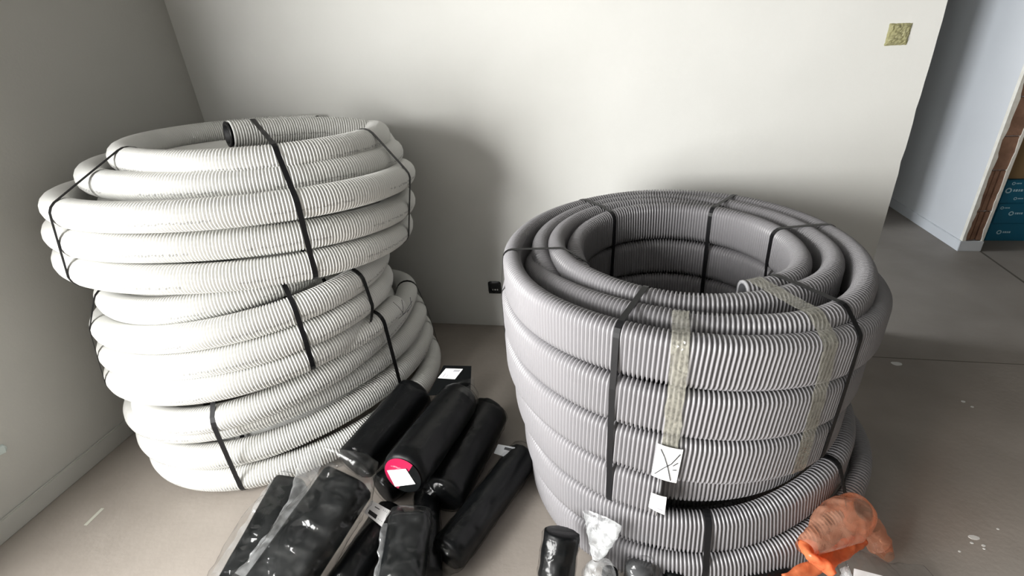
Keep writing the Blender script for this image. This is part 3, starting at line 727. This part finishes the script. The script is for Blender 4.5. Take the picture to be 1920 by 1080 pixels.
loft('bag_tail', densify([(0, kn, .008, .007, 1, 0), (.25, lerp(kn, kt, .25), .022, .014, .9, .2), (.6, lerp(kn, kt, .6), .046, .020, .9, .4), (1, kt, .060, .018, .8, .5)], 46), M_FILMW, tK, 60, .012, 26, 6.4, False)
bc = np.array(onz(1207, 1078, .10))
tL = thing('clear_bag', 'clear plastic bag of dark round fittings, in front of the lower grey coil', 'plastic bag', (bc[0], bc[1], 0))
loft('fitting', densify([(0, bc+np.array([-.015, .0, .035]), .040, .040, 1, 0), (1, bc+np.array([-.01, -.03, -.07]), .043, .043, 1, 0)], 10), plain('grey_fitting', (.06, .062, .065), .25), tL, 32)
loft('bag', densify([(0, bc+np.array([-.022, .02, .052]), .018, .012, 1, 0), (.15, bc+np.array([-.015, .005, .045]), .045, .042, 1, 0), (.6, bc, .054, .052, 1, 0), (1, bc+np.array([0, -.03, -.09]), .058, .05, 1, 0)], 40), M_FILM, tL, 54, .010, 22, 8.8, False)
cc = np.array(onz(1262, 1078, .085))
tC = thing('pipe_cap', 'dark ribbed pipe cap beside the clear bag of fittings', 'pipe cap', (cc[0], cc[1], 0))
loft('cap_body', densify([(0, cc+np.array([0, .0, .022]), .018, .018, 1, 0), (.1, cc+np.array([0, 0, .02]), .027, .027, 1, 0), (1, cc+np.array([0, -.02, -.08]), .03, .03, 1, 0)], 12), M_BLACK, tC, 28)
for k_ in range(2): loft('rim_ring', [(cc+np.array([0, -.003, .008-.014*k_]), .030, .030, 1, 0), (cc+np.array([0, -.004, .004-.014*k_]), .031, .031, 1, 0), (cc+np.array([0, -.005, .0-.014*k_]), .030, .030, 1, 0)], M_BLACK, tC, 28)
# orange bag: a crumpled bag with two twisted handles
oc = np.array(onz(1572, 985, .27))
tO = thing('orange_bag', 'crumpled orange plastic bag against the right of the lower grey coil', 'plastic bag', (oc[0], oc[1], 0))
o1 = np.array(onz(1618, 958, .25)); o2 = np.array(onz(1532, 1006, .27)); o3 = np.array(onz(1508, 1028, .26)); 
loft('bag_body', densify([(0, o1, .022, .030, .9, 0), (.15, lerp(o1, o2, .15), .045, .058, .9, .2), (.5, lerp(o1, o2, .5), .055, .064, .9, .4), (.8, lerp(o1, o2, .85), .040, .046, .9, .5), (1, o3, .016, .03, .9, .6)], 60), M_ORANGEP, tO, 60, .016, 9, 2.2, False)
h = [onz(1512, 1020, .235), onz(1522, 1045, .235), onz(1548, 1062, .225), onz(1562, 1078, .215)]
loft('handle', densify([(0, h[0], .022, .016, .8, .3), (.35, h[1], .027, .012, .8, .9), (.7, h[2], .022, .010, .8, 1.4), (1, h[3], .010, .006, .8, 1.7)], 36), M_ORANGE, tO, 40, .006, 28, 4.1, True)
h = [onz(1618, 1012, .18), onz(1590, 1026, .19), onz(1556, 1050, .19), onz(1500, 1075, .17), onz(1470, 1088, .16)]
loft('handle', densify([(0, h[0], .014, .010, .8, .0), (.3, h[1], .020, .012, .8, .4), (.6, h[2], .018, .011, .8, .8), (.85, h[3], .020, .010, .8, 1.2), (1, h[4], .018, .006, .8, 1.2)], 44), M_ORANGE, tO, 36, .006, 26, 7.1, True)
gp = [onz(1625, 985, .12), onz(1648, 1020, .06), onz(1668, 1045, .03)]
loft('bag_side', densify([(0, gp[0], .030, .04, .9, 0), (.5, gp[1], .034, .03, .9, .2), (1, gp[2], .02, .012, .9, .3)], 30), M_ORANGEP, tO, 40, .010, 11, 9.1, False)
# clear bag with white paper at the lower right
s0, s1 = np.array(onz(1600, 1090, .06)), np.array(onz(1752, 1085, .02))
tS = thing('clear_bag', 'flat clear plastic bag with white paper, right of the orange bag', 'plastic bag', (lerp(s0, s1, .5)[0], s0[1], 0))
loft('bag', densify([(0, s0+np.array([-.03, 0, .02]), .05, .02, .8, 0), (.15, s0+np.array([.02, .01, .03]), .062, .045, .8, 0), (.5, lerp(s0, s1, .5), .05, .022, .8, 0), (1, s1, .045, .004, .6, 0)], 50), M_FILM, tS, 50, .007, 20, 3.8, True)
pp = onz(1625, 1075, .075)
card('paper', [(1601, 1066), (1655, 1080), (1650, 1110), (1598, 1100)], pp, np.array([0, -.3, .9]), M_PAPER, tS)
wp = np.array(onz(1586, 1078, .14))
tag(loft('film_scrap', densify([(0, wp+np.array([-.004, .0, .026]), .008, .006, .8, 0), (.5, wp, .018, .010, .8, .3), (1, wp+np.array([.01, -.03, -.07]), .02, .012, .8, .5)], 24), M_FILMW, None, 32, .005, 30, 2.9), 'small milky twist of film between the orange bag and the clear bag', 'film scrap')
dk = np.array(onz(1435, 1095, .06))
tD2 = thing('black_bundle', 'low black bundle lying in shade left of the orange bag', 'bundle', (dk[0], dk[1], 0))
loft('bundle_body', densify([(0, dk+np.array([-.07, .01, -.01]), .028, .03, .9, 0), (.2, dk+np.array([-.05, .01, 0]), .045, .045, .9, 0), (.8, dk+np.array([.05, .02, 0]), .045, .045, .9, 0), (1, dk+np.array([.07, .02, -.01]), .025, .03, .9, 0)], 24), M_BLACK, tD2, 36, .004, 14, 1.9)
loft('bundle_film', densify([(0, dk+np.array([-.078, .01, -.01]), .030, .032, .9, 0), (.2, dk+np.array([-.05, .01, 0]), .048, .048, .9, 0), (.8, dk+np.array([.05, .02, 0]), .048, .048, .9, 0), (1, dk+np.array([.078, .02, -.01]), .027, .032, .9, 0)], 30), M_FILMT, tD2, 40, .005, 18, 5.9, False)

# ------------------------------------------------------------------ labels on the grey coil
lp = onz(1248, 868, .47)
lc = plane_pt((1248, 868), (GC[0], GC[1]-.615, .5), (0, -1, 0))
nl = np.array([-.05, -1, .06])
cl = [(1233, 831), (1281, 843), (1268, 905), (1221, 890)]
card('label', cl, lc, nl, M_PAPER, rg, [], .0015, .004)

def strokes(parent, corners, P0, nrm, lines, wd, mat, lift=.004):
    """pen strokes on a label, in the label's own 0..1 coordinates"""
    nrm = np.array(nrm, float)/np.linalg.norm(nrm); c = [plane_pt(q, P0, nrm) for q in corners]
    bm = bmesh.new()
    for L in lines:
        P = [(c[0]*(1-u)+c[1]*u)*(1-v)+(c[3]*(1-u)+c[2]*u)*v+nrm*(lift+.004*4*u*(1-u)) for u, v in L]
        for a, b_ in zip(P[:-1], P[1:]):
            d = b_-a; s_ = np.cross(nrm, d); s_ *= wd/2/np.linalg.norm(s_)
            bm.faces.new([bm.verts.new(p) for p in (a-s_, b_-s_, b_+s_, a+s_)])
    me = bpy.data.meshes.new('pen_cross'); bm.to_mesh(me); bm.free(); me.materials.append(mat)
    o = bpy.data.objects.new('pen_cross', me); link(o); world_child(o, parent); return o
strokes(rg, cl, lc, nl, [[(.15, .1), (.35, .3), (.55, .58), (.75, .95)], [(.1, .9), (.4, .62), (.65, .45), (.92, .12)], [(.72, .5), (.9, .38)], [(.74, .62), (.9, .6)]], .0028, M_INK, .0038)
# second small label and its tape on the cut end of the lowest winding
lc2 = plane_pt((1235, 940), (GC[0], GC[1]-.617, .4), (0, -1, 0))
card('label', [(1221, 923), (1250, 932), (1246, 965), (1216, 950)], lc2, nl, M_PAPER, rg, [(.5, .75, .85, .82, M_GREYINK)], .0012, .002)

# black wisps tied to the cut end of the lowest white coil
wq = np.array(QN[0][-12]); wn = tocam(wq); wpl = wq+wn*(RW+.004)
strokes(rn, [(735, 555), (775, 555), (775, 600), (735, 600)], wpl, wn, [[(.05, .25), (.3, .45), (.55, .75)], [(.45, .15), (.52, .5), (.5, .8)], [(.95, .2), (.75, .5), (.5, .8)], [(.3, .95), (.5, .8), (.8, .55)], [(.85, .05), (.9, .4), (.7, .7)]], .0022, M_INK, .0)
# ------------------------------------------------------------------ cartons beyond the corridor wall
def carton(label, x0, x1, y0, y1, z0, z1, mat, logos, group):
    t = thing('carton', label, 'carton', ((x0+x1)/2, (y0+y1)/2, z0), group)
    bm = bmesh.new(); box(bm, x0, x1, y0, y1, z0, z1, .004); obj('carton_body', bm, mat, t)
    for (lx, lz, k) in logos:
        bm = bmesh.new()
        X = x0+(x1-x0)*lx; Z = z0+(z1-z0)*lz; Y = y0-.0008
        ring = [[bm.verts.new((X+r_*k*math.cos(a), Y, Z+r_*k*math.sin(a))) for a in np.linspace(0, 2*PI, 17)[:-1]] for r_ in (.9, .5)]
        for i in range(16): j = (i+1) % 16; bm.faces.new((ring[0][i], ring[0][j], ring[1][j], ring[1][i]))
        for i, (a, b_) in enumerate(((1.3, 1.7), (1.9, 2.5), (2.7, 3.1), (3.3, 3.9))):
            q = [bm.verts.new((X+a*k, Y, Z-.35*k)), bm.verts.new((X+b_*k, Y, Z-.35*k)), bm.verts.new((X+b_*k, Y, Z+.4*k)), bm.verts.new((X+a*k, Y, Z+.4*k))]; bm.faces.new(q)
        obj('logo_print', bm, M_BLUEL, t)
    return t
carton('lowest blue carton of the stack behind the brick wall end', 2.72, 2.98, 4.0, 4.35, 0, .135, M_PRINTBLUE, [(.28, .5, .018)], 'blue cartons')
carton('middle blue carton of the stack behind the brick wall end', 2.725, 3.0, 4.0, 4.35, .136, .285, M_PRINTBLUE, [(.35, .5, .018), (.1, .78, .012)], 'blue cartons')
carton('topmost blue carton of the stack behind the brick wall end', 2.72, 3.02, 4.0, 4.35, .287, .455, M_PRINTBLUE, [(.10, .55, .022), (.3, .2, .012), (.15, .85, .012)], 'blue cartons')
carton('brown carton on top of the blue cartons', 2.68, 3.05, 4.02, 4.37, .457, .86, M_CARD, [], None)
bm = bmesh.new(); box(bm, 3.03, 3.3, 3.98, 4.2, 0, .30, .01)
tag(obj('grey_crate', bm, plain('pale_grey_plastic', (.42, .42, .41), .5)), 'pale grey crate beside the blue cartons', 'crate')
# paint spots and a scrape on the floor
M_SPOT = plain('white_paint_spot', (.62, .62, .60), .6)
for (u, v, r_, st_) in ((1826, 1008, .011, 1.5), (1822, 1018, .005, 1), (1844, 1023, .005, 1.2), (1845, 1029, .004, 1), (1799, 1034, .004, 1), (1681, 682, .020, 1.2), (1806, 753, .008, 1), (1823, 763, .006, 1), (1871, 992, .004, 1)):
    p_ = onz(u, v, 0); bm = bmesh.new()
    top_ = [bm.verts.new((p_.x+r_*math.cos(a)*(1+.3*noise.noise((u, a, 1)))*st_, p_.y+r_*math.sin(a)*(1+.3*noise.noise((v, a, 2)))*.8, .0012)) for a in np.linspace(0, 2*PI, 15)[:-1]]
    lo2 = [bm.verts.new((q.co.x, q.co.y, -.001)) for q in top_]
    bm.faces.new(top_)
    for i in range(14): bm.faces.new((top_[i], lo2[i], lo2[(i+1) % 14], top_[(i+1) % 14]))
    struct('paint_spot', bm, M_SPOT, floor)
a_, b_ = onz(160, 985, 0), onz(193, 953, 0)
struct('floor_scrape', joint(a_, b_, .014), plain('pale_scrape', (.42, .42, .36), .8), floor)
